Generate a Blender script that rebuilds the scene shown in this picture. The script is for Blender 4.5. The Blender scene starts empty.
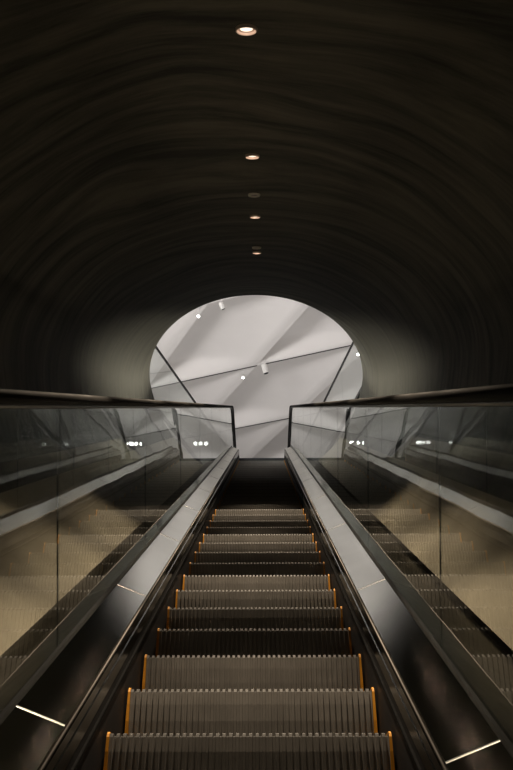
import bpy, bmesh, math, random
from math import sin, cos, pi, sqrt, radians, atan, tan
from mathutils import Vector, Matrix
random.seed(4)
sc = bpy.context.scene
COL = sc.collection
SI, CO = 0.5, sqrt(0.75)               # the escalator climbs at 30 degrees
A_TOP, N_NOSE = 16.0, -0.91            # where the slope meets the landing; step nosing line below eye level
H = A_TOP * SI + N_NOSE * CO           # gallery floor height above the eye point
Y_TOP = A_TOP * CO - N_NOSE * SI
HC = 7.0                               # gallery ceiling height above its floor

def P(L, a, n):                        # incline coordinates (across, along, perpendicular) -> world
    return Vector((L, a * CO - n * SI, a * SI + n * CO))

# ---------------------------------------------------------------- helpers
def mat(name, color=(.5, .5, .5), rough=.5, metal=0., spec=.5):
    m = bpy.data.materials.new(name); m.use_nodes = True
    b = m.node_tree.nodes['Principled BSDF']
    b.inputs['Base Color'].default_value = (*color, 1)
    b.inputs['Roughness'].default_value = rough
    b.inputs['Metallic'].default_value = metal
    b.inputs['Specular IOR Level'].default_value = spec
    return m

def link(nt, a, ao, b, bi): nt.links.new(a.outputs[ao], b.inputs[bi])

def noisy(m, scale=8., lo=.8, hi=1.2, rough_amt=.0, stretch=(1, 1, 1), coord='Object', detail=4.):
    """procedural value variation on a principled material"""
    nt = m.node_tree; N = nt.nodes; b = N['Principled BSDF']
    tc = N.new('ShaderNodeTexCoord'); mp = N.new('ShaderNodeMapping'); mp.inputs['Scale'].default_value = stretch
    nz = N.new('ShaderNodeTexNoise'); nz.inputs['Scale'].default_value = scale; nz.inputs['Detail'].default_value = detail
    link(nt, tc, coord, mp, 'Vector'); link(nt, mp, 'Vector', nz, 'Vector')
    mr = N.new('ShaderNodeMapRange'); mr.inputs['From Min'].default_value = .3; mr.inputs['From Max'].default_value = .7
    mr.inputs['To Min'].default_value = lo; mr.inputs['To Max'].default_value = hi
    link(nt, nz, 'Fac', mr, 'Value')
    mx = N.new('ShaderNodeMix'); mx.data_type = 'RGBA'; mx.blend_type = 'MULTIPLY'; mx.inputs['Factor'].default_value = 1
    mx.inputs[6].default_value = b.inputs['Base Color'].default_value[:]
    nt.links.new(mr.outputs['Result'], mx.inputs[7]); nt.links.new(mx.outputs[2], b.inputs['Base Color'])
    if rough_amt:
        r0 = b.inputs['Roughness'].default_value
        mr2 = N.new('ShaderNodeMapRange'); mr2.inputs['From Min'].default_value = .3; mr2.inputs['From Max'].default_value = .7
        mr2.inputs['To Min'].default_value = max(.02, r0 - rough_amt); mr2.inputs['To Max'].default_value = r0 + rough_amt
        link(nt, nz, 'Fac', mr2, 'Value'); link(nt, mr2, 'Result', b, 'Roughness')
    return nz

def emis(name, color, strength):
    m = bpy.data.materials.new(name); m.use_nodes = True
    nt = m.node_tree; nt.nodes.clear()
    e = nt.nodes.new('ShaderNodeEmission'); o = nt.nodes.new('ShaderNodeOutputMaterial')
    e.inputs['Color'].default_value = (*color, 1); e.inputs['Strength'].default_value = strength
    link(nt, e, 'Emission', o, 'Surface'); return m

def glass(name, tint, wave):
    """clear sheet glass: mirror reflection by Fresnel at the entry face, the rest goes straight through"""
    m = bpy.data.materials.new(name); m.use_nodes = True
    nt = m.node_tree; N = nt.nodes; N.clear()
    o = N.new('ShaderNodeOutputMaterial'); mx = N.new('ShaderNodeMixShader')
    tr = N.new('ShaderNodeBsdfTransparent'); gl = N.new('ShaderNodeBsdfGlossy')
    tr.inputs['Color'].default_value = (*tint, 1); gl.inputs['Roughness'].default_value = 0.0
    gl.inputs['Color'].default_value = (.95, .97, .96, 1)
    fr = N.new('ShaderNodeFresnel'); fr.inputs['IOR'].default_value = 1.5
    # the two faces of a sheet together reflect a little more than one
    m2 = N.new('ShaderNodeMath'); m2.operation = 'MULTIPLY'; m2.inputs[1].default_value = 1.5
    ad = N.new('ShaderNodeMath'); ad.operation = 'MULTIPLY_ADD'; ad.inputs[1].default_value = .5; ad.inputs[2].default_value = 1
    dv = N.new('ShaderNodeMath'); dv.operation = 'DIVIDE'
    link(nt, fr, 'Fac', m2, 0); link(nt, fr, 'Fac', ad, 0); link(nt, m2, 0, dv, 0); link(nt, ad, 0, dv, 1)
    ge = N.new('ShaderNodeNewGeometry'); inv = N.new('ShaderNodeMath'); inv.operation = 'SUBTRACT'; inv.inputs[0].default_value = 1
    link(nt, ge, 'Backfacing', inv, 1)
    fc = N.new('ShaderNodeMath'); fc.operation = 'MULTIPLY'
    link(nt, dv, 0, fc, 0); link(nt, inv, 0, fc, 1)
    tc = N.new('ShaderNodeTexCoord'); mp = N.new('ShaderNodeMapping'); mp.inputs['Scale'].default_value = (.6, 1, 1)
    nz = N.new('ShaderNodeTexNoise'); nz.inputs['Scale'].default_value = 2.2; nz.inputs['Detail'].default_value = 1
    link(nt, tc, 'Object', mp, 'Vector'); link(nt, mp, 'Vector', nz, 'Vector')
    bp = N.new('ShaderNodeBump'); bp.inputs['Strength'].default_value = 1; bp.inputs['Distance'].default_value = wave
    link(nt, nz, 'Fac', bp, 'Height'); link(nt, bp, 'Normal', gl, 'Normal')
    link(nt, fc, 0, mx, 'Fac'); link(nt, tr, 'BSDF', mx, 1); link(nt, gl, 'BSDF', mx, 2); link(nt, mx, 'Shader', o, 'Surface')
    return m

def obj(name, bm, m, parent=None, smooth=False, fix=True):
    if fix: bmesh.ops.recalc_face_normals(bm, faces=bm.faces[:])
    me = bpy.data.meshes.new(name); bm.to_mesh(me); bm.free()
    for mm in (m if isinstance(m, (list, tuple)) else [m]): me.materials.append(mm)
    if smooth:
        for p in me.polygons: p.use_smooth = True
    o = bpy.data.objects.new(name, me); COL.objects.link(o)
    if parent: o.parent = parent; o.matrix_parent_inverse = Matrix.Translation(-parent.location)
    return o

def thing(name, label, cat, loc=(0, 0, 0), group=None):
    o = bpy.data.objects.new(name, None); COL.objects.link(o); o.location = loc; o.empty_display_size = .2
    o['label'] = label; o['category'] = cat
    if group: o['group'] = group
    return o

def struct(name, bm, m, smooth=False, fix=True):
    o = obj(name, bm, m, None, smooth, fix); o['kind'] = 'structure'; return o

def box(bm, lo, hi):
    x0, y0, z0 = lo; x1, y1, z1 = hi
    v = [bm.verts.new(p) for p in ((x0, y0, z0), (x1, y0, z0), (x1, y1, z0), (x0, y1, z0), (x0, y0, z1), (x1, y0, z1), (x1, y1, z1), (x0, y1, z1))]
    for f in ((3, 2, 1, 0), (4, 5, 6, 7), (0, 1, 5, 4), (1, 2, 6, 5), (2, 3, 7, 6), (3, 0, 4, 7)): bm.faces.new([v[i] for i in f])

def prism_yz(bm, pts, x0, x1):          # polygon in the y,z plane with a thickness across
    a = [bm.verts.new((x0, y, z)) for y, z in pts]; b = [bm.verts.new((x1, y, z)) for y, z in pts]
    n = len(pts); bm.faces.new(a); bm.faces.new(b[::-1])
    for i in range(n): bm.faces.new((a[i], b[i], b[(i + 1) % n], a[(i + 1) % n]))

def bar(bm, p, q, w, h, up=Vector((0, 0, 1))):
    p, q = Vector(p), Vector(q); d = (q - p).normalized(); s = d.cross(up).normalized(); u = s.cross(d)
    r = []
    for c in (p, q): r.append([bm.verts.new(c + s * sx * w / 2 + u * sy * h / 2) for sx, sy in ((-1, -1), (1, -1), (1, 1), (-1, 1))])
    for i in range(4): bm.faces.new((r[0][i], r[0][(i + 1) % 4], r[1][(i + 1) % 4], r[1][i]))
    bm.faces.new(r[0][::-1]); bm.faces.new(r[1])

def lathe(bm, prof, M, seg=32, cap=True):   # prof: (radius, height) pairs
    rings = [[bm.verts.new(M @ Vector((r * cos(2 * pi * i / seg), r * sin(2 * pi * i / seg), h))) for i in range(seg)] for r, h in prof]
    for A, B in zip(rings, rings[1:]):
        for i in range(seg): bm.faces.new((A[i], A[(i + 1) % seg], B[(i + 1) % seg], B[i]))
    if cap: bm.faces.new(rings[0][::-1]); bm.faces.new(rings[-1])
    return rings

def sweep(bm, path, prof, closed=True):
    """path: (y, z, angle); prof: (L, dn) pairs, dn measured square to the path"""
    rows = []
    for y, z, th in path:
        rows.append([bm.verts.new((L, y - sin(th) * dn, z + cos(th) * dn)) for L, dn in prof])
    n = len(prof)
    for A, B in zip(rows, rows[1:]):
        for i in range(n if closed else n - 1): bm.faces.new((A[i], A[(i + 1) % n], B[(i + 1) % n], B[i]))
    if closed: bm.faces.new(rows[0]); bm.faces.new(rows[-1][::-1])

A0 = -2.0                               # lowest point built, below and behind the viewer
FLAT = 1.45                             # level run of the balustrade on the landing
def nose_path(a0=A0, flat=FLAT, R=.25, seg=8):
    t = R * tan(radians(15)); pts = []
    p = P(0, a0, N_NOSE); pts.append((p.y, p.z, radians(30)))
    cy, cz = Y_TOP + t, H - R           # crest arc centre
    for i in range(seg + 1):
        th = radians(30) * (1 - i / seg); pts.append((cy - R * sin(th), cz + R * cos(th), th))
    pts.append((Y_TOP + flat, H, 0.)); return pts
NP = nose_path()
EX = -.047                               # the escalator axis lies a little left of the viewer
D = lambda n: n - N_NOSE                # perpendicular height above the nosing line

# ---------------------------------------------------------------- materials
M_PLASTER = mat('plaster', (.30, .28, .215), .7, 0, .12)
def plaster_nodes():
    m = M_PLASTER; nt = m.node_tree; N = nt.nodes; b = N['Principled BSDF']
    tc = N.new('ShaderNodeTexCoord'); mp = N.new('ShaderNodeMapping'); mp.inputs['Scale'].default_value = (6.0, .8, 1)
    wob = N.new('ShaderNodeTexNoise'); wob.inputs['Scale'].default_value = .9; wob.inputs['Detail'].default_value = 2
    link(nt, tc, 'UV', wob, 'Vector')
    add = N.new('ShaderNodeVectorMath'); add.operation = 'MULTIPLY_ADD'
    add.inputs[1].default_value = (.7, .9, 0)
    nt.links.new(wob.outputs['Color'], add.inputs[0]); nt.links.new(tc.outputs['UV'], add.inputs[2])
    nt.links.new(add.outputs[0], mp.inputs['Vector'])
    n1 = N.new('ShaderNodeTexNoise'); n1.inputs['Scale'].default_value = 1.5; n1.inputs['Detail'].default_value = 9; n1.inputs['Roughness'].default_value = .68
    link(nt, mp, 'Vector', n1, 'Vector')
    cr = N.new('ShaderNodeValToRGB'); cr.color_ramp.elements[0].position = .38; cr.color_ramp.elements[1].position = .62
    cr.color_ramp.elements[0].color = (.024, .025, .021, 1); cr.color_ramp.elements[1].color = (.105, .102, .080, 1)
    link(nt, n1, 'Fac', cr, 'Fac'); link(nt, cr, 'Color', b, 'Base Color')
    bp = N.new('ShaderNodeBump'); bp.inputs['Strength'].default_value = .25; bp.inputs['Distance'].default_value = .01
    link(nt, n1, 'Fac', bp, 'Height'); link(nt, bp, 'Normal', b, 'Normal')
plaster_nodes()
M_LEDGE = mat('beige ledge plaster', (.62, .55, .42), .7, 0, .15); noisy(M_LEDGE, 3, .85, 1.12)
M_STEP = mat('step aluminium', (.26, .245, .225), .42, .45); noisy(M_STEP, 14, .93, 1.06, .03)
M_TREAD = mat('black step tread', (.055, .052, .048), .5, .2); noisy(M_TREAD, 14, .8, 1.2)
M_YELLOW = mat('yellow edge plastic', (.70, .30, .02), .5); noisy(M_YELLOW, 20, .7, 1.15)
M_SKIRT = mat('skirt dark metal', (.010, .010, .011), .5, .1, .2); noisy(M_SKIRT, 9, .7, 1.3)
M_BRUSH = mat('brush bristle', (.006, .006, .006), .95, 0, .05); noisy(M_BRUSH, 60, .6, 1.4)
M_DECK = mat('deck steel', (.69, .69, .65), .17, 1.0); noisy(M_DECK, 3, .95, 1.04, .015)
M_TRIM = mat('moulding steel', (.56, .555, .53), .22, 1.0); noisy(M_TRIM, 4, .92, 1.06, .02)
def beckmann(m, rough):
    nt = m.node_tree; b = nt.nodes['Principled BSDF']; g = nt.nodes.new('ShaderNodeBsdfGlossy'); g.distribution = 'BECKMANN'
    g.inputs['Roughness'].default_value = rough
    nt.links.new(b.inputs['Base Color'].links[0].from_socket, g.inputs['Color'])
    nt.links.new(g.outputs['BSDF'], nt.nodes['Material Output'].inputs['Surface'])
M_BEAD = mat('bead steel', (.09, .082, .076), .55, 1.0); noisy(M_BEAD, 6, .9, 1.1)
beckmann(M_DECK, .14); beckmann(M_TRIM, .25)
M_SEAM = mat('seam steel', (.15, .147, .14), .28, 1.0); noisy(M_SEAM, 20, .9, 1.1)
M_ODECK = mat('outer deck black metal', (.016, .017, .017), .45, .2, .3); noisy(M_ODECK, 8, .8, 1.2, .05)
M_RUBBER = mat('handrail rubber', (.010, .0095, .009), .65, 0, .12); noisy(M_RUBBER, 5, .7, 1.4, .08)
M_GUIDE = mat('handrail guide steel', (.07, .07, .07), .35, .9); noisy(M_GUIDE, 8, .8, 1.2)
M_JOINT = mat('glass gasket', (.02, .022, .022), .5); noisy(M_JOINT, 10, .8, 1.2)
M_COMB = mat('landing plate metal', (.03, .032, .033), .6, .3); noisy(M_COMB, 12, .7, 1.3)
M_GLASS = glass('balustrade glass', (.90, .915, .90), .0006)
M_GUARD = glass('guard glass', (.93, .95, .94), .0004)
M_CEIL = mat('white ceiling', (.78, .755, .74), .8, 0, .2); noisy(M_CEIL, 1.2, .985, 1.015)
M_WALL = mat('gallery wall', (.74, .73, .71), .8, 0, .2); noisy(M_WALL, .8, .97, 1.03)
M_FLOOR = mat('gallery concrete', (.30, .29, .27), .35, 0, .4); noisy(M_FLOOR, 1.6, .8, 1.2, .06)
M_BLACK = mat('black metal', (.012, .012, .013), .45, .3); noisy(M_BLACK, 12, .8, 1.3)
M_WHITE = mat('white lamp housing', (.80, .79, .77), .4); noisy(M_WHITE, 12, .96, 1.03)
M_RING = mat('downlight ring', (.62, .52, .46), .45, 0, .4); noisy(M_RING, 30, .92, 1.06)
M_DARKRING = mat('unlit ring', (.80, .79, .76), .5); noisy(M_DARKRING, 30, .9, 1.1)
M_LAMP = emis('warm lamp', (1., .80, .62), 1.6)
M_OFF = mat('unlit lamp glass', (.01, .01, .01), .3); noisy(M_OFF, 30, .8, 1.2)
M_SPOTLENS = emis('spot lens', (1., .98, .95), 12)

# ---------------------------------------------------------------- tunnel
TC, TN, TL, TH_ = -.12, .35, 1.62, 1.14      # tube section: centre across, centre height, half width, half height
TLOW = 1.72                                   # the lower half is deeper
def tube_pt(t): return TC + TL * sin(t), TN + (TH_ if cos(t) > 0 else TLOW) * cos(t)
def build_tunnel():
    tmax_l = -(pi - math.asin((1.0 - EX + TC) / TL)); tmax_r = pi - math.asin((1.0 + EX - TC) / TL)
    NT = 120; ts = [tmax_l + (tmax_r - tmax_l) * i / NT for i in range(NT + 1)]
    arc = [0.]
    for t0, t1 in zip(ts, ts[1:]):
        p, q = tube_pt(t0), tube_pt(t1); arc.append(arc[-1] + math.hypot(p[0] - q[0], p[1] - q[1]))
    NA = 60; grid = []; uvs = []
    lip = .05
    for i, t in enumerate(ts):
        L, n = tube_pt(t); aend = (H - CO * n) / SI
        row = []; ru = []
        for j in range(NA + 1):
            a = -4 + (aend + 4) * j / NA
            row.append(P(L, a, n)); ru.append((a * .5, arc[i] * .5))
        grid.append(row); uvs.append(ru)
    low = [i for i in range(NT + 1) if tube_pt(ts[i])[1] < -.45]
    il = max(i for i in low if i < NT // 2); ir = min(i for i in low if i > NT // 2)
    for nm, i0, i1, m in (('wall_tunnel', il, ir, M_PLASTER), ('baseboard_left', 0, il, M_LEDGE), ('baseboard_right', ir, NT, M_LEDGE)):
        bm = bmesh.new(); uv = bm.loops.layers.uv.new('UVMap')
        vv = {(i, j): bm.verts.new(grid[i][j]) for i in range(i0, i1 + 1) for j in range(NA + 1)}
        for i in range(i0, i1):
            for j in range(NA):
                ks = ((i, j), (i, j + 1), (i + 1, j + 1), (i + 1, j))
                f = bm.faces.new([vv[k] for k in ks])
                for lp, (ii, jj) in zip(f.loops, ks): lp[uv].uv = uvs[ii][jj]
        struct(nm, bm, m, True, True)
    return [grid[i][NA].copy() for i in range(NT + 1)]
RIM = build_tunnel()

# ---------------------------------------------------------------- gallery shell
GX0, GX1, GY0, GY1 = -10., 12., 1., 38.
def build_floor():
    bm = bmesh.new()
    inner = [Vector((v.x, v.y, H)) for v in RIM]
    inner += [Vector((EX + 1.0, Y_TOP + .14, H)), Vector((EX + .70, Y_TOP + .14, H)), Vector((EX + .70, Y_TOP + FLAT + 1.3, H)), Vector((EX - .70, Y_TOP + FLAT + 1.3, H)), Vector((EX - .70, Y_TOP + .14, H)), Vector((EX - 1.0, Y_TOP + .14, H))]
    iv = [bm.verts.new(p) for p in inner]
    ov = [bm.verts.new((x, y, H)) for x, y in ((GX0, GY0), (GX1, GY0), (GX1, GY1), (GX0, GY1))]
    ed = [bm.edges.new((l[i], l[(i + 1) % len(l)])) for l in (iv, ov) for i in range(len(l))]
    bmesh.ops.triangle_fill(bm, use_beauty=True, edges=ed)
    for f in bm.faces:
        if f.normal.z < 0: f.normal_flip()
    return struct('floor', bm, M_FLOOR, fix=False)
build_floor()

# coffered ceiling: parallel slanting vaults between parallel lighting slots
KS = (H + HC) / (H + 4.5)
RN = Vector((.898, .44)); QN = Vector((.36, .933))
P_RIDGE, P_PER = 7.86 * KS, 2.02 * KS
Q_TRACK, Q_PER = 16.95 * KS, 2.72 * KS
DET = RN.x * QN.y - RN.y * QN.x
def pq_to_xy(p, q): return ((p * QN.y - q * RN.y) / DET, (RN.x * q - QN.x * p) / DET)
AMP = .52
def relief(fu, fv):
    if fv < .5: wv = min(1., max(0., (fv - .012) / .03))
    else: wv = min(1., (1 - fv) / .14)
    wv = wv * wv * (3 - 2 * wv)
    if fu < .02: s = fu / .02
    elif fu < .90: s = 1 - .98 * ((fu - .02) / .88) ** 1.9
    else: s = .02 * (1 - (fu - .9) / .1)
    return AMP * s * wv
def ceil_z(x, y):
    p = (RN.x * x + RN.y * y - P_RIDGE) / P_PER; q = (QN.x * x + QN.y * y - Q_TRACK) / Q_PER
    return H + HC + relief(p - math.floor(p), q - math.floor(q))
def build_ceiling():
    bm = bmesh.new()
    us = [0, .02, .05, .1, .16, .24, .32, .4, .5, .6, .7, .8, .86, .9, .95, .999]
    vs = [0, .012, .02, .027, .034, .042, .1, .2, .35, .5, .65, .8, .86, .89, .92, .945, .97, .985, 1]
    for i in range(-16, 18):
        for j in range(-8, 10):
            cx, cy = pq_to_xy(P_RIDGE + (i + .5) * P_PER, Q_TRACK + (j + .5) * Q_PER)
            if not (GX0 - 2.5 < cx < GX1 + 2.5 and GY0 - 2.5 < cy < GY1 + 2.5): continue
            g = []
            for fu in us:
                r = []
                for fv in vs:
                    x, y = pq_to_xy(P_RIDGE + (i + fu) * P_PER, Q_TRACK + (j + fv) * Q_PER)
                    r.append(bm.verts.new((x, y, H + HC + relief(fu, fv))))
                g.append(r)
            for a in range(len(us) - 1):
                for b in range(len(vs) - 1): bm.faces.new((g[a][b], g[a][b + 1], g[a + 1][b + 1], g[a + 1][b]))
    bmesh.ops.remove_doubles(bm, verts=bm.verts[:], dist=.004)
    for f in bm.faces:
        if f.normal.z > 0: f.normal_flip()
    o = struct('ceiling', bm, M_CEIL, True, False)
    md = o.modifiers.new('edges', 'EDGE_SPLIT'); md.split_angle = radians(35)
build_ceiling()
for nm, lo, hi in (('wall_back', (GX0, GY1, H - .1), (GX1, GY1 + .2, H + HC + 1.4)), ('wall_front', (GX0, GY0 - .2, H - .1), (GX1, GY0, H + HC + 1.4)),
                   ('wall_left', (GX0 - .2, GY0, H - .1), (GX0, GY1, H + HC + 1.4)), ('wall_right', (GX1, GY0, H - .1), (GX1 + .2, GY1, H + HC + 1.4))):
    bm = bmesh.new(); box(bm, lo, hi); struct(nm, bm, M_WALL)

# ---------------------------------------------------------------- escalator
ESC = thing('escalator', 'dark escalator with glass balustrades and black handrails climbing to the bright gallery', 'escalator', P(0, A0, N_NOSE))
def step_bm():
    bm = bmesh.new(); NG = 42; W = .391; pitch = 2 * W / NG; dep = .008
    xs = []
    for i in range(NG):
        x = -W + i * pitch
        xs += [(x, 0), (x + pitch * .50, 0), (x + pitch * .56, 1), (x + pitch * .94, 1)]
    xs.append((W, 0))
    # profile: (y, z, inward normal y, z)
    prof = [(.335, 0, 0, -1), (.10, 0, 0, -1), (.012, 0, .2, -.98), (.003, -.004, .7, -.7), (0, -.012, 1, 0), (.002, -.05, 1, 0), (.008, -.1, 1, 0), (.018, -.15, 1, 0), (.034, -.205, 1, 0)]
    rows = [[bm.verts.new((x, y + ny * dep * g, z + nz * dep * g)) for x, g in xs] for y, z, ny, nz in prof]
    for A, B in zip(rows, rows[1:]):
        for i in range(len(xs) - 1):
            f = bm.faces.new((A[i], B[i], B[i + 1], A[i + 1])); f.material_index = 1 if B in rows[1:5] else 0
    box(bm, (-.385, .05, -.20), (.385, .31, -.03))          # die-cast body under the tread
    return bm
def strip_bm(s):
    bm = bmesh.new()
    pts = [(.335, .004), (.012, .004), (0, -.002), (-.004, -.012), (-.002, -.05), (.004, -.1), (.014, -.15), (.030, -.205), (.045, -.205), (.03, -.15), (.02, -.02), (.335, -.02)]
    x = (s * .392, s * .400); prism_yz(bm, pts, *x)
    for v in bm.verts:                                     # the strip widens towards the foot of the riser
        if abs(v.co.x) > .396: v.co.x = s * (.3985 + .0065 * min(1, max(0, -v.co.z) / .2))
    return bm
step0 = None
K0, K1 = -8, 33
for k in range(K0, K1 + 1):
    loc = P(EX, 2.55 + .4 * k, N_NOSE)
    if step0 is None:
        step0 = obj('step', step_bm(), [M_STEP, M_TREAD]); s1 = obj('edge_strip', strip_bm(-1), M_YELLOW); s2 = obj('edge_strip', strip_bm(1), M_YELLOW)
        for q in (s1, s2): q.parent = step0; q['label'] = 'yellow edge strip along the step side'
        st = step0; kids = (s1, s2)
    else:
        st = step0.copy(); COL.objects.link(st)
        for q in kids:
            c = q.copy(); COL.objects.link(c); c.parent = st
    st.parent = ESC; st.location = loc - ESC.location

def joints(a_first, per): 
    r = []; a = a_first
    while a > A0 + .3: a -= per
    while a < 15.2:
        if a > A0 + .2: r.append(a)
        a += per
    return r
GL = .530                                                 # inner face of the glass
for s, a1, per in ((-1, 2.54, 1.87), (1, 2.52, 1.74)):
    M = lambda pr: [(EX + s * L, D(n)) for L, n in pr]
    # skirt panel and its brush
    bm = bmesh.new(); sweep(bm, NP, M([(.4085, -.815), (.418, -.815), (.418, -1.20), (.4085, -1.20)])); sk = obj('skirt_panel', bm, M_SKIRT, ESC)
    bm = bmesh.new(); sweep(bm, nose_path(flat=.3), M([(.408, -.840), (.408, -.856), (.403, -.852), (.403, -.843)])); obj('skirt_brush', bm, M_BRUSH, sk)
    # moulding between skirt and inclined inner deck
    bm = bmesh.new(); sweep(bm, NP, M([(.4065, -.814), (.4065, -.775), (.4095, -.773), (.4095, -.768), (.4065, -.766), (.4065, -.741), (.409, -.741), (.409, -.737), (.4115, -.735), (.4115, -.814)])); dm = obj('deck_moulding', bm, M_TRIM, ESC)
    bm = bmesh.new(); sweep(bm, NP, M([(.4095 + .0045 * cos(t), -.7335 + .0045 * sin(t)) for t in [2 * pi * q / 14 for q in range(14)]])); obj('edge_bead', bm, M_BEAD, dm, True)
    # inner deck
    bm = bmesh.new(); sweep(bm, NP, M([(.414, -.726), (.525, -.681), (.525, -.70), (.414, -.745)])); dk = obj('inner_deck', bm, M_DECK, ESC)
    nrm = Vector((-s * .045, .111)).normalized()
    for a in [1.86 + 1.74 * i for i in range(-2, 8)] if s > 0 else [2.08 + 1.42 * i for i in range(-2, 10)]:
        bm = bmesh.new()
        prof = [(EX + s * .414, -.726), (EX + s * .525, -.681)]
        q = [Vector((L, n)) for L, n in prof]
        rr = [[bm.verts.new(P((p + nrm * .0012 * sin(t)).x, a + .006 * cos(t), (p + nrm * .0012 * sin(t)).y)) for t in [pi * i / 10 for i in range(11)]] for p in q]
        for i in range(10): bm.faces.new((rr[0][i], rr[0][i + 1], rr[1][i + 1], rr[1][i]))
        bm.faces.new(rr[0]); bm.faces.new(rr[1])
        obj('deck_seam', bm, M_SEAM, dk)['label'] = 'bright metal seam across the inner deck'
    # glass channel trim and outer deck
    bm = bmesh.new(); sweep(bm, NP, M([(.5255, -.70), (.5255, -.667), (.5295, -.660), (.5295, -.70)])); obj('glass_channel', bm, M_ODECK, ESC)
    bm = bmesh.new(); sweep(bm, nose_path(flat=1.5), M([(.5425, -.69), (.56, -.69), (.56, -.95), (.5425, -.95)])); obj('outer_cladding', bm, M_ODECK, ESC)
    bm = bmesh.new(); sweep(bm, nose_path(flat=.10), M([(.5425, -.685), (.56, -.69), (.80, -.865), (1.0, -.975), (1.005, -.985), (1.005, -1.12), (.995, -1.12), (.995, -1.0), (.5425, -.74)])); obj('outer_deck', bm, M_ODECK, ESC)
    # glass panels
    js = joints(a1, per); x0, x1 = sorted((EX + s * GL, EX + s * (GL + .012)))
    edges = [A0] + js
    lab = 'left' if s < 0 else 'right'
    NB, NTp = -.69, .001
    for i, a in enumerate(edges):
        bm = bmesh.new()
        if i + 1 < len(edges):
            b = edges[i + 1]
            pts = [(p.y, p.z) for p in (P(0, a + .002, NB), P(0, b - .002, NB), P(0, b - .002, NTp), P(0, a + .002, NTp))]
        else:                                             # last panel bends to the level and ends round
            def off(n): return [(y - sin(th) * D(n), z + cos(th) * D(n)) for y, z, th in NP[1:]]
            low = off(NB); top = off(NTp)
            yc = top[-1][0]; zc = (H + D(NTp) + H + .12) / 2; r = (D(NTp) - .12) / 2
            arc = [(yc + r * sin(t), zc + r * cos(t)) for t in [pi * q / 16 for q in range(17)]]
            p0, p1 = P(0, a + .002, NB), P(0, a + .002, NTp)
            pts = [(p0.y, p0.z)] + low[:-1] + [(yc - .25, low[-1][1])] + arc[::-1][:-1] + top[::-1][0:] + [(p1.y, p1.z)]
            pts = [pts[0]] + [q for q, pr in zip(pts[1:], pts) if math.hypot(q[0] - pr[0], q[1] - pr[1]) > 1e-5]
        prism_yz(bm, pts, x0, x1); bmesh.ops.triangulate(bm, faces=[f for f in bm.faces if len(f.verts) > 4])
        g = obj('glass_panel', bm, M_GLASS, ESC)
        if i > 0:
            bm = bmesh.new(); pts = [(p.y, p.z) for p in (P(0, a - .002, NB), P(0, a + .002, NB), P(0, a + .002, NTp), P(0, a - .002, NTp))]
            prism_yz(bm, pts, x0 + .004, x0 + .007); obj('gasket', bm, M_JOINT, g)['label'] = 'dark vertical joint beside the glass panel'
    # handrail with its guide, running round the newel end
    def rail_path(n, back=.9):
        pth = [(y - sin(th) * D(n), z + cos(th) * D(n), th) for y, z, th in NP]
        r = (D(n) - .12) / 2; yc = pth[-1][0]; zc = H + .12 + r
        for q in range(1, 21):
            t = pi * q / 20; pth.append((yc + r * sin(t), zc + r * cos(t), -t))
        pth.append((yc - back, H + .12, -pi)); return pth
    rp = rail_path(.021)
    C = GL + .010
    hr = [(C - .026, -.010), (C - .036, -.006), (C - .040, .004), (C - .037, .016), (C - .026, .023), (C, .025), (C + .026, .023), (C + .037, .016), (C + .040, .004), (C + .036, -.006), (C + .026, -.010)]
    bm = bmesh.new(); sweep(bm, rp, [(EX + s * L, d) for L, d in hr]); obj('handrail', bm, M_RUBBER, ESC, True)
    gd = [(C - .022, -.0115), (C - .022, -.014), (C - .010, -.019), (C + .010, -.019), (C + .022, -.014), (C + .022, -.0115)]
    bm = bmesh.new(); sweep(bm, rp, [(EX + s * L, d) for L, d in gd]); obj('handrail_guide', bm, M_GUIDE, ESC)
# landing plates
bm = bmesh.new(); box(bm, (EX - .402, Y_TOP - .05, H - .05), (EX + .402, Y_TOP + .5, H))
for i in range(44):
    x = EX - .385 + .0175 * i; box(bm, (x, Y_TOP + .02, H), (x + .009, Y_TOP + .5, H + .004))
obj('comb_plate', bm, M_COMB, ESC)
bm = bmesh.new(); box(bm, (EX - .698, Y_TOP + 1.5, H - .05), (EX + .698, Y_TOP + FLAT + 1.28, H + .002)); box(bm, (EX - .402, Y_TOP + .5, H - .05), (EX + .402, Y_TOP + 1.5, H + .002)); obj('landing_plate', bm, M_COMB, ESC)
# lower casing that closes the truss under the steps
bm = bmesh.new(); sweep(bm, [NP[0], NP[1]], [(EX - .66, -.60), (EX + .66, -.60), (EX + .66, -.63), (EX - .66, -.63)]); obj('truss_casing', bm, M_SKIRT, ESC)

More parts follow.
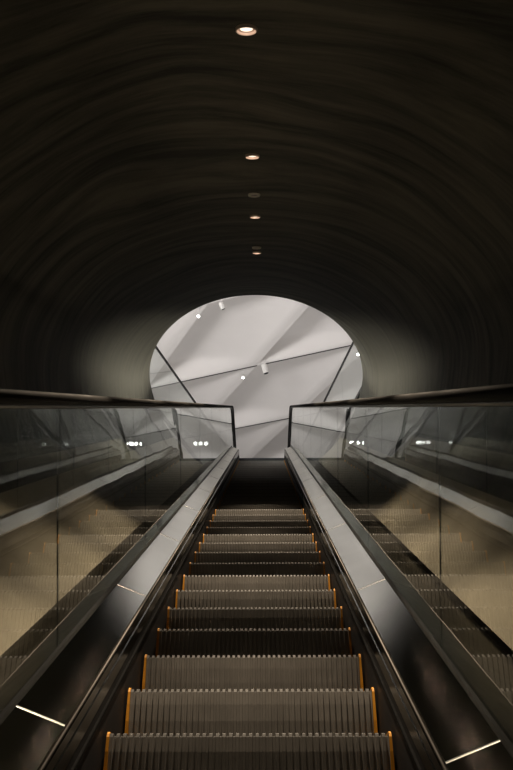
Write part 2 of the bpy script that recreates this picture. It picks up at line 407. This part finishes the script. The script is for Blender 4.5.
# ---------------------------------------------------------------- lamps in the tunnel ceiling
LAMP_N = TN + TH_
def downlight(a, lit, label, power=0):
    base = P(-.062, a, LAMP_N)
    t = thing('recessed_downlight', label, 'ceiling light', base, 'downlights along the tunnel ceiling')
    Mx = Matrix.Translation(base) @ Matrix.Rotation(radians(30), 4, 'X')
    bm = bmesh.new()
    lathe(bm, [(.036, .004), (.036, -.012), (.0375, -.0145), (.040, -.0145), (.042, -.012), (.043, .004)], Mx, 40, False)
    obj('trim_ring', bm, M_RING if lit else M_DARKRING, t, True)
    bm = bmesh.new(); lathe(bm, [(.025, -.0015), (.025, -.004), (.02, -.006)] if lit else [(.0358, -.0015), (.0358, -.003)], Mx, 32, True)
    obj('lamp', bm, M_LAMP if lit else M_OFF, t)
    if lit:
        bm = bmesh.new(); lathe(bm, [(.0255, -.0012), (.0358, -.0035)], Mx, 40, False); obj('reflector', bm, M_RING, t, True)
        ld = bpy.data.lights.new('downlight_beam', 'SPOT'); ld.energy = power; ld.color = (1, .80, .58)
        ld.spot_size = radians(43); ld.spot_blend = .35; ld.shadow_soft_size = .02
        lo = bpy.data.objects.new('downlight_beam', ld); COL.objects.link(lo); lo.location = base + Vector((0, -.012, -.022)); lo.rotation_euler = (radians(10), 0, 0)
        l2 = bpy.data.lights.new('downlight_spill', 'SPOT'); l2.energy = power * 1.75; l2.color = (1, .80, .58); l2.spot_size = radians(60); l2.spot_blend = .6; l2.shadow_soft_size = .02
        s2_ = bpy.data.objects.new('downlight_spill', l2); COL.objects.link(s2_); s2_.location = base + Vector((0, -.012, -.022))
        gd_ = bpy.data.lights.new('downlight_glow', 'POINT'); gd_.energy = .05; gd_.color = (1, .72, .55); gd_.shadow_soft_size = .004
        go = bpy.data.objects.new('downlight_glow', gd_); COL.objects.link(go); go.location = P(-.062, a, LAMP_N - .010)
for a, lb in ((3.492, 'largest lit round downlight in the dark tunnel ceiling, nearest the viewer'), (5.27, 'lit downlight, second from the viewer along the dark tunnel ceiling'),
              (6.947, 'lit downlight between the two unlit fittings of the tunnel ceiling'), (8.565, 'smallest lit downlight, just beyond the farther unlit fitting near the tunnel mouth')):
    downlight(a, True, lb, 190)
downlight(6.235, False, 'unlit downlight with a grey rim, the nearer of the two dark fittings')
downlight(8.30, False, 'tiny unlit dark fitting right before the last lit downlight')

# ---------------------------------------------------------------- glass guards round the floor opening
for s, y1, x1, y2, x2, lb in ((-1, 12.4, 1.77, 14.17, 1.26, 'glass guardrail with thin black top rail left of the escalator head'),
                              (1, 12.04, 1.51, 14.19, 1.09, 'glass guardrail with thin black top rail right of the escalator head')):
    kx = (x2 - x1) / (y2 - y1)
    pt = lambda y, z: Vector((s * (x1 + kx * (y - y1)), y, H + z))
    ya, yb = 10.2, Y_TOP + FLAT + .1
    g = thing('glass_guardrail', lb, 'guardrail', pt(ya, 0), 'glass guardrails round the floor opening')
    bm = bmesh.new(); bar(bm, pt(ya, 1.09), pt(yb, 1.09), .03, .03); obj('top_rail', bm, M_BLACK, g)
    bm = bmesh.new(); bar(bm, pt(ya, .03), pt(yb, .03), .04, .06); obj('base_channel', bm, M_GUIDE, g)
    ys = [ya, 11.7, 13.0, 14.3, yb]
    for u, v in zip(ys, ys[1:]):
        bm = bmesh.new(); bar(bm, pt(u + .006, .565), pt(v - .006, .565), .012, 1.01); obj('glass_panel', bm, M_GUARD, g)

# ---------------------------------------------------------------- lighting slots and spotlights of the gallery ceiling
TD = Vector((QN.y, -QN.x)).normalized()
def track(name_label, q, xa, xb):
    ya = (q - QN.x * xa) / QN.y; yb = (q - QN.x * xb) / QN.y
    bm = bmesh.new(); bar(bm, (xa, ya, H + HC - .012), (xb, yb, H + HC - .012), .018, .02)
    o = obj('lighting_track', bm, M_BLACK); o['label'] = name_label; o['category'] = 'lighting track'; o['group'] = 'black lighting tracks on the gallery ceiling'
track('thin black ceiling track running left from the white cylinder spotlight', Q_TRACK, -6, -.20)
track('thin black ceiling track running right from the white cylinder spotlight', Q_TRACK, .02, 6)
track('thin black ceiling track low between the two handrail ends', Q_TRACK + Q_PER, -6, 6)

f_ = 900.; CXp, CYp = 256.5, 385.
PITCH = radians(30) + atan(23 / f_); YAW = 7.5 / f_ / cos(PITCH)
fw = Vector((-sin(YAW) * cos(PITCH), cos(YAW) * cos(PITCH), sin(PITCH))); rt = Vector((cos(YAW), sin(YAW), 0)); up_ = rt.cross(fw)
def on_ceiling(px, py, drop=.3, beam=None):        # where a lamp seen in the photo hangs below the gallery ceiling
    r = fw + rt * (px - CXp) / f_ + up_ * (CYp - py) / f_
    return r * ((H + HC - drop) / r.z)
def spotlight(px, py, aim, label, lit=True, r=.055, ln=.2, grp='track spotlights of the gallery ceiling', drop=.3, beam=None):
    c = on_ceiling(px, py, drop)
    zt = ceil_z(c.x, c.y)
    t = thing('track_spotlight', label, 'spotlight', (c.x, c.y, zt), grp)
    d = Vector(aim).normalized()
    bm = bmesh.new(); lathe(bm, [(.009, 0), (.009, zt - c.z + .0)], Matrix.Translation(c), 12); lathe(bm, [(.04, 0), (.04, .02)], Matrix.Translation((c.x, c.y, zt - .02)), 16); obj('stem', bm, M_WHITE, t)
    R = d.to_track_quat('Z', 'Y').to_matrix().to_4x4()
    Mx = Matrix.Translation(c - d * ln * .5) @ R
    bm = bmesh.new(); lathe(bm, [(r * .75, 0), (r * .95, .015), (r, .03), (r, ln), (r * .88, ln), (r * .86, ln - .02)], Mx, 24); obj('housing', bm, M_WHITE, t)
    if beam:                            # the two lamps that shine back down into the tunnel mouth
        tgt, pw = beam; bl = bpy.data.lights.new('spotlight_beam', 'SPOT'); bl.energy = pw; bl.spot_size = radians(8.6); bl.spot_blend = 1; bl.shadow_soft_size = .06; bl.color = (1, .91, .66)
        bo = bpy.data.objects.new('spotlight_beam', bl); COL.objects.link(bo); bo.location = c + d * (ln * .5 + .02); bo.rotation_euler = (tgt - bo.location).to_track_quat('-Z', 'Y').to_euler()
    bm = bmesh.new(); lathe(bm, [(r * .84, ln - .018), (r * .84, ln - .01)], Mx, 24); obj('lens', bm, M_SPOTLENS if lit else M_OFF, t)
spotlight(265, 369, (.25, .1, -1), 'white cylinder spotlight at the break between the black ceiling tracks', False, .085, .30)
spotlight(243, 377.5, (.05, -1, -.8), 'small glowing spotlight left of the white cylinder spotlight', True, .038, .12, drop=.14)
spotlight(198, 316, (.25, -.75, -.75), 'glowing spotlight high at the left edge of the tunnel mouth', True, .042, .14, beam=(P(1.45, 12.1, .85), 2600))
spotlight(222, 306, (.4, .3, -1), 'small unlit white spotlight high on the gallery ceiling close to the mouth rim', False, .06, .2)
spotlight(358, 354.5, (-.1, -1, -.7), 'glowing spotlight at the right edge of the tunnel mouth under the track', True, .042, .14, beam=(P(-1.70, 12.1, .85), 2750))
for px, lb in ((195.5, 'left lamp of the glowing trio seen through the left balustrade glass'), (200.5, 'middle lamp of the glowing trio seen through the left balustrade glass'), (206, 'right lamp of the glowing trio seen through the left balustrade glass')):
    spotlight(px, 443.5, (.02, -1, -.55), lb, True, .07, .14, drop=.55)
spotlight(384, 442.5, (.0, -1, -.55), 'single glowing lamp seen through the right balustrade glass', True, .06, .14, drop=.5)

# ---------------------------------------------------------------- daylight and added fill light in the gallery
def area(name, loc, target, sx, sy, power, col):
    ld = bpy.data.lights.new(name, 'AREA'); ld.shape = 'RECTANGLE'; ld.size = sx; ld.size_y = sy; ld.energy = power; ld.color = col
    o = bpy.data.objects.new(name, ld); COL.objects.link(o); o.location = loc
    o.rotation_euler = (Vector(target) - Vector(loc)).to_track_quat('-Z', 'Y').to_euler(); return o
area('gallery_daylight', (-8.5, 8, H + 1.6), (2, 24, H + HC + 1), 8, 3, 1720, (1, .966, .95))
area('gallery_fill', (0, 21, H + 1.0), (0, 21.01, H + HC), 10, 10, 190, (1, .965, .945))  # unseen fill light added to even out the gallery ceiling

w = bpy.data.worlds.new('World'); sc.world = w; w.use_nodes = True
w.node_tree.nodes['Background'].inputs['Color'].default_value = (.0, .0, .0, 1)

# ---------------------------------------------------------------- camera and view
cd = bpy.data.cameras.new('camera'); cam = bpy.data.objects.new('camera', cd); COL.objects.link(cam)
cd.sensor_fit = 'VERTICAL'; cd.sensor_height = 36; cd.sensor_width = 24; cd.lens = f_ / 770 * 36; cd.clip_start = .02; cd.clip_end = 200
cam.matrix_world = Matrix(((rt.x, up_.x, -fw.x, 0), (rt.y, up_.y, -fw.y, 0), (rt.z, up_.z, -fw.z, 0), (0, 0, 0, 1)))
sc.camera = cam
sc.cycles.use_denoising = True
sc.cycles.max_bounces = 24; sc.cycles.transparent_max_bounces = 64; sc.cycles.glossy_bounces = 16; sc.cycles.diffuse_bounces = 6
sc.cycles.sample_clamp_indirect = 6
v = sc.view_settings; v.view_transform = 'Standard'; v.look = 'None'; v.exposure = 0; v.gamma = 1; v.use_curve_mapping = False
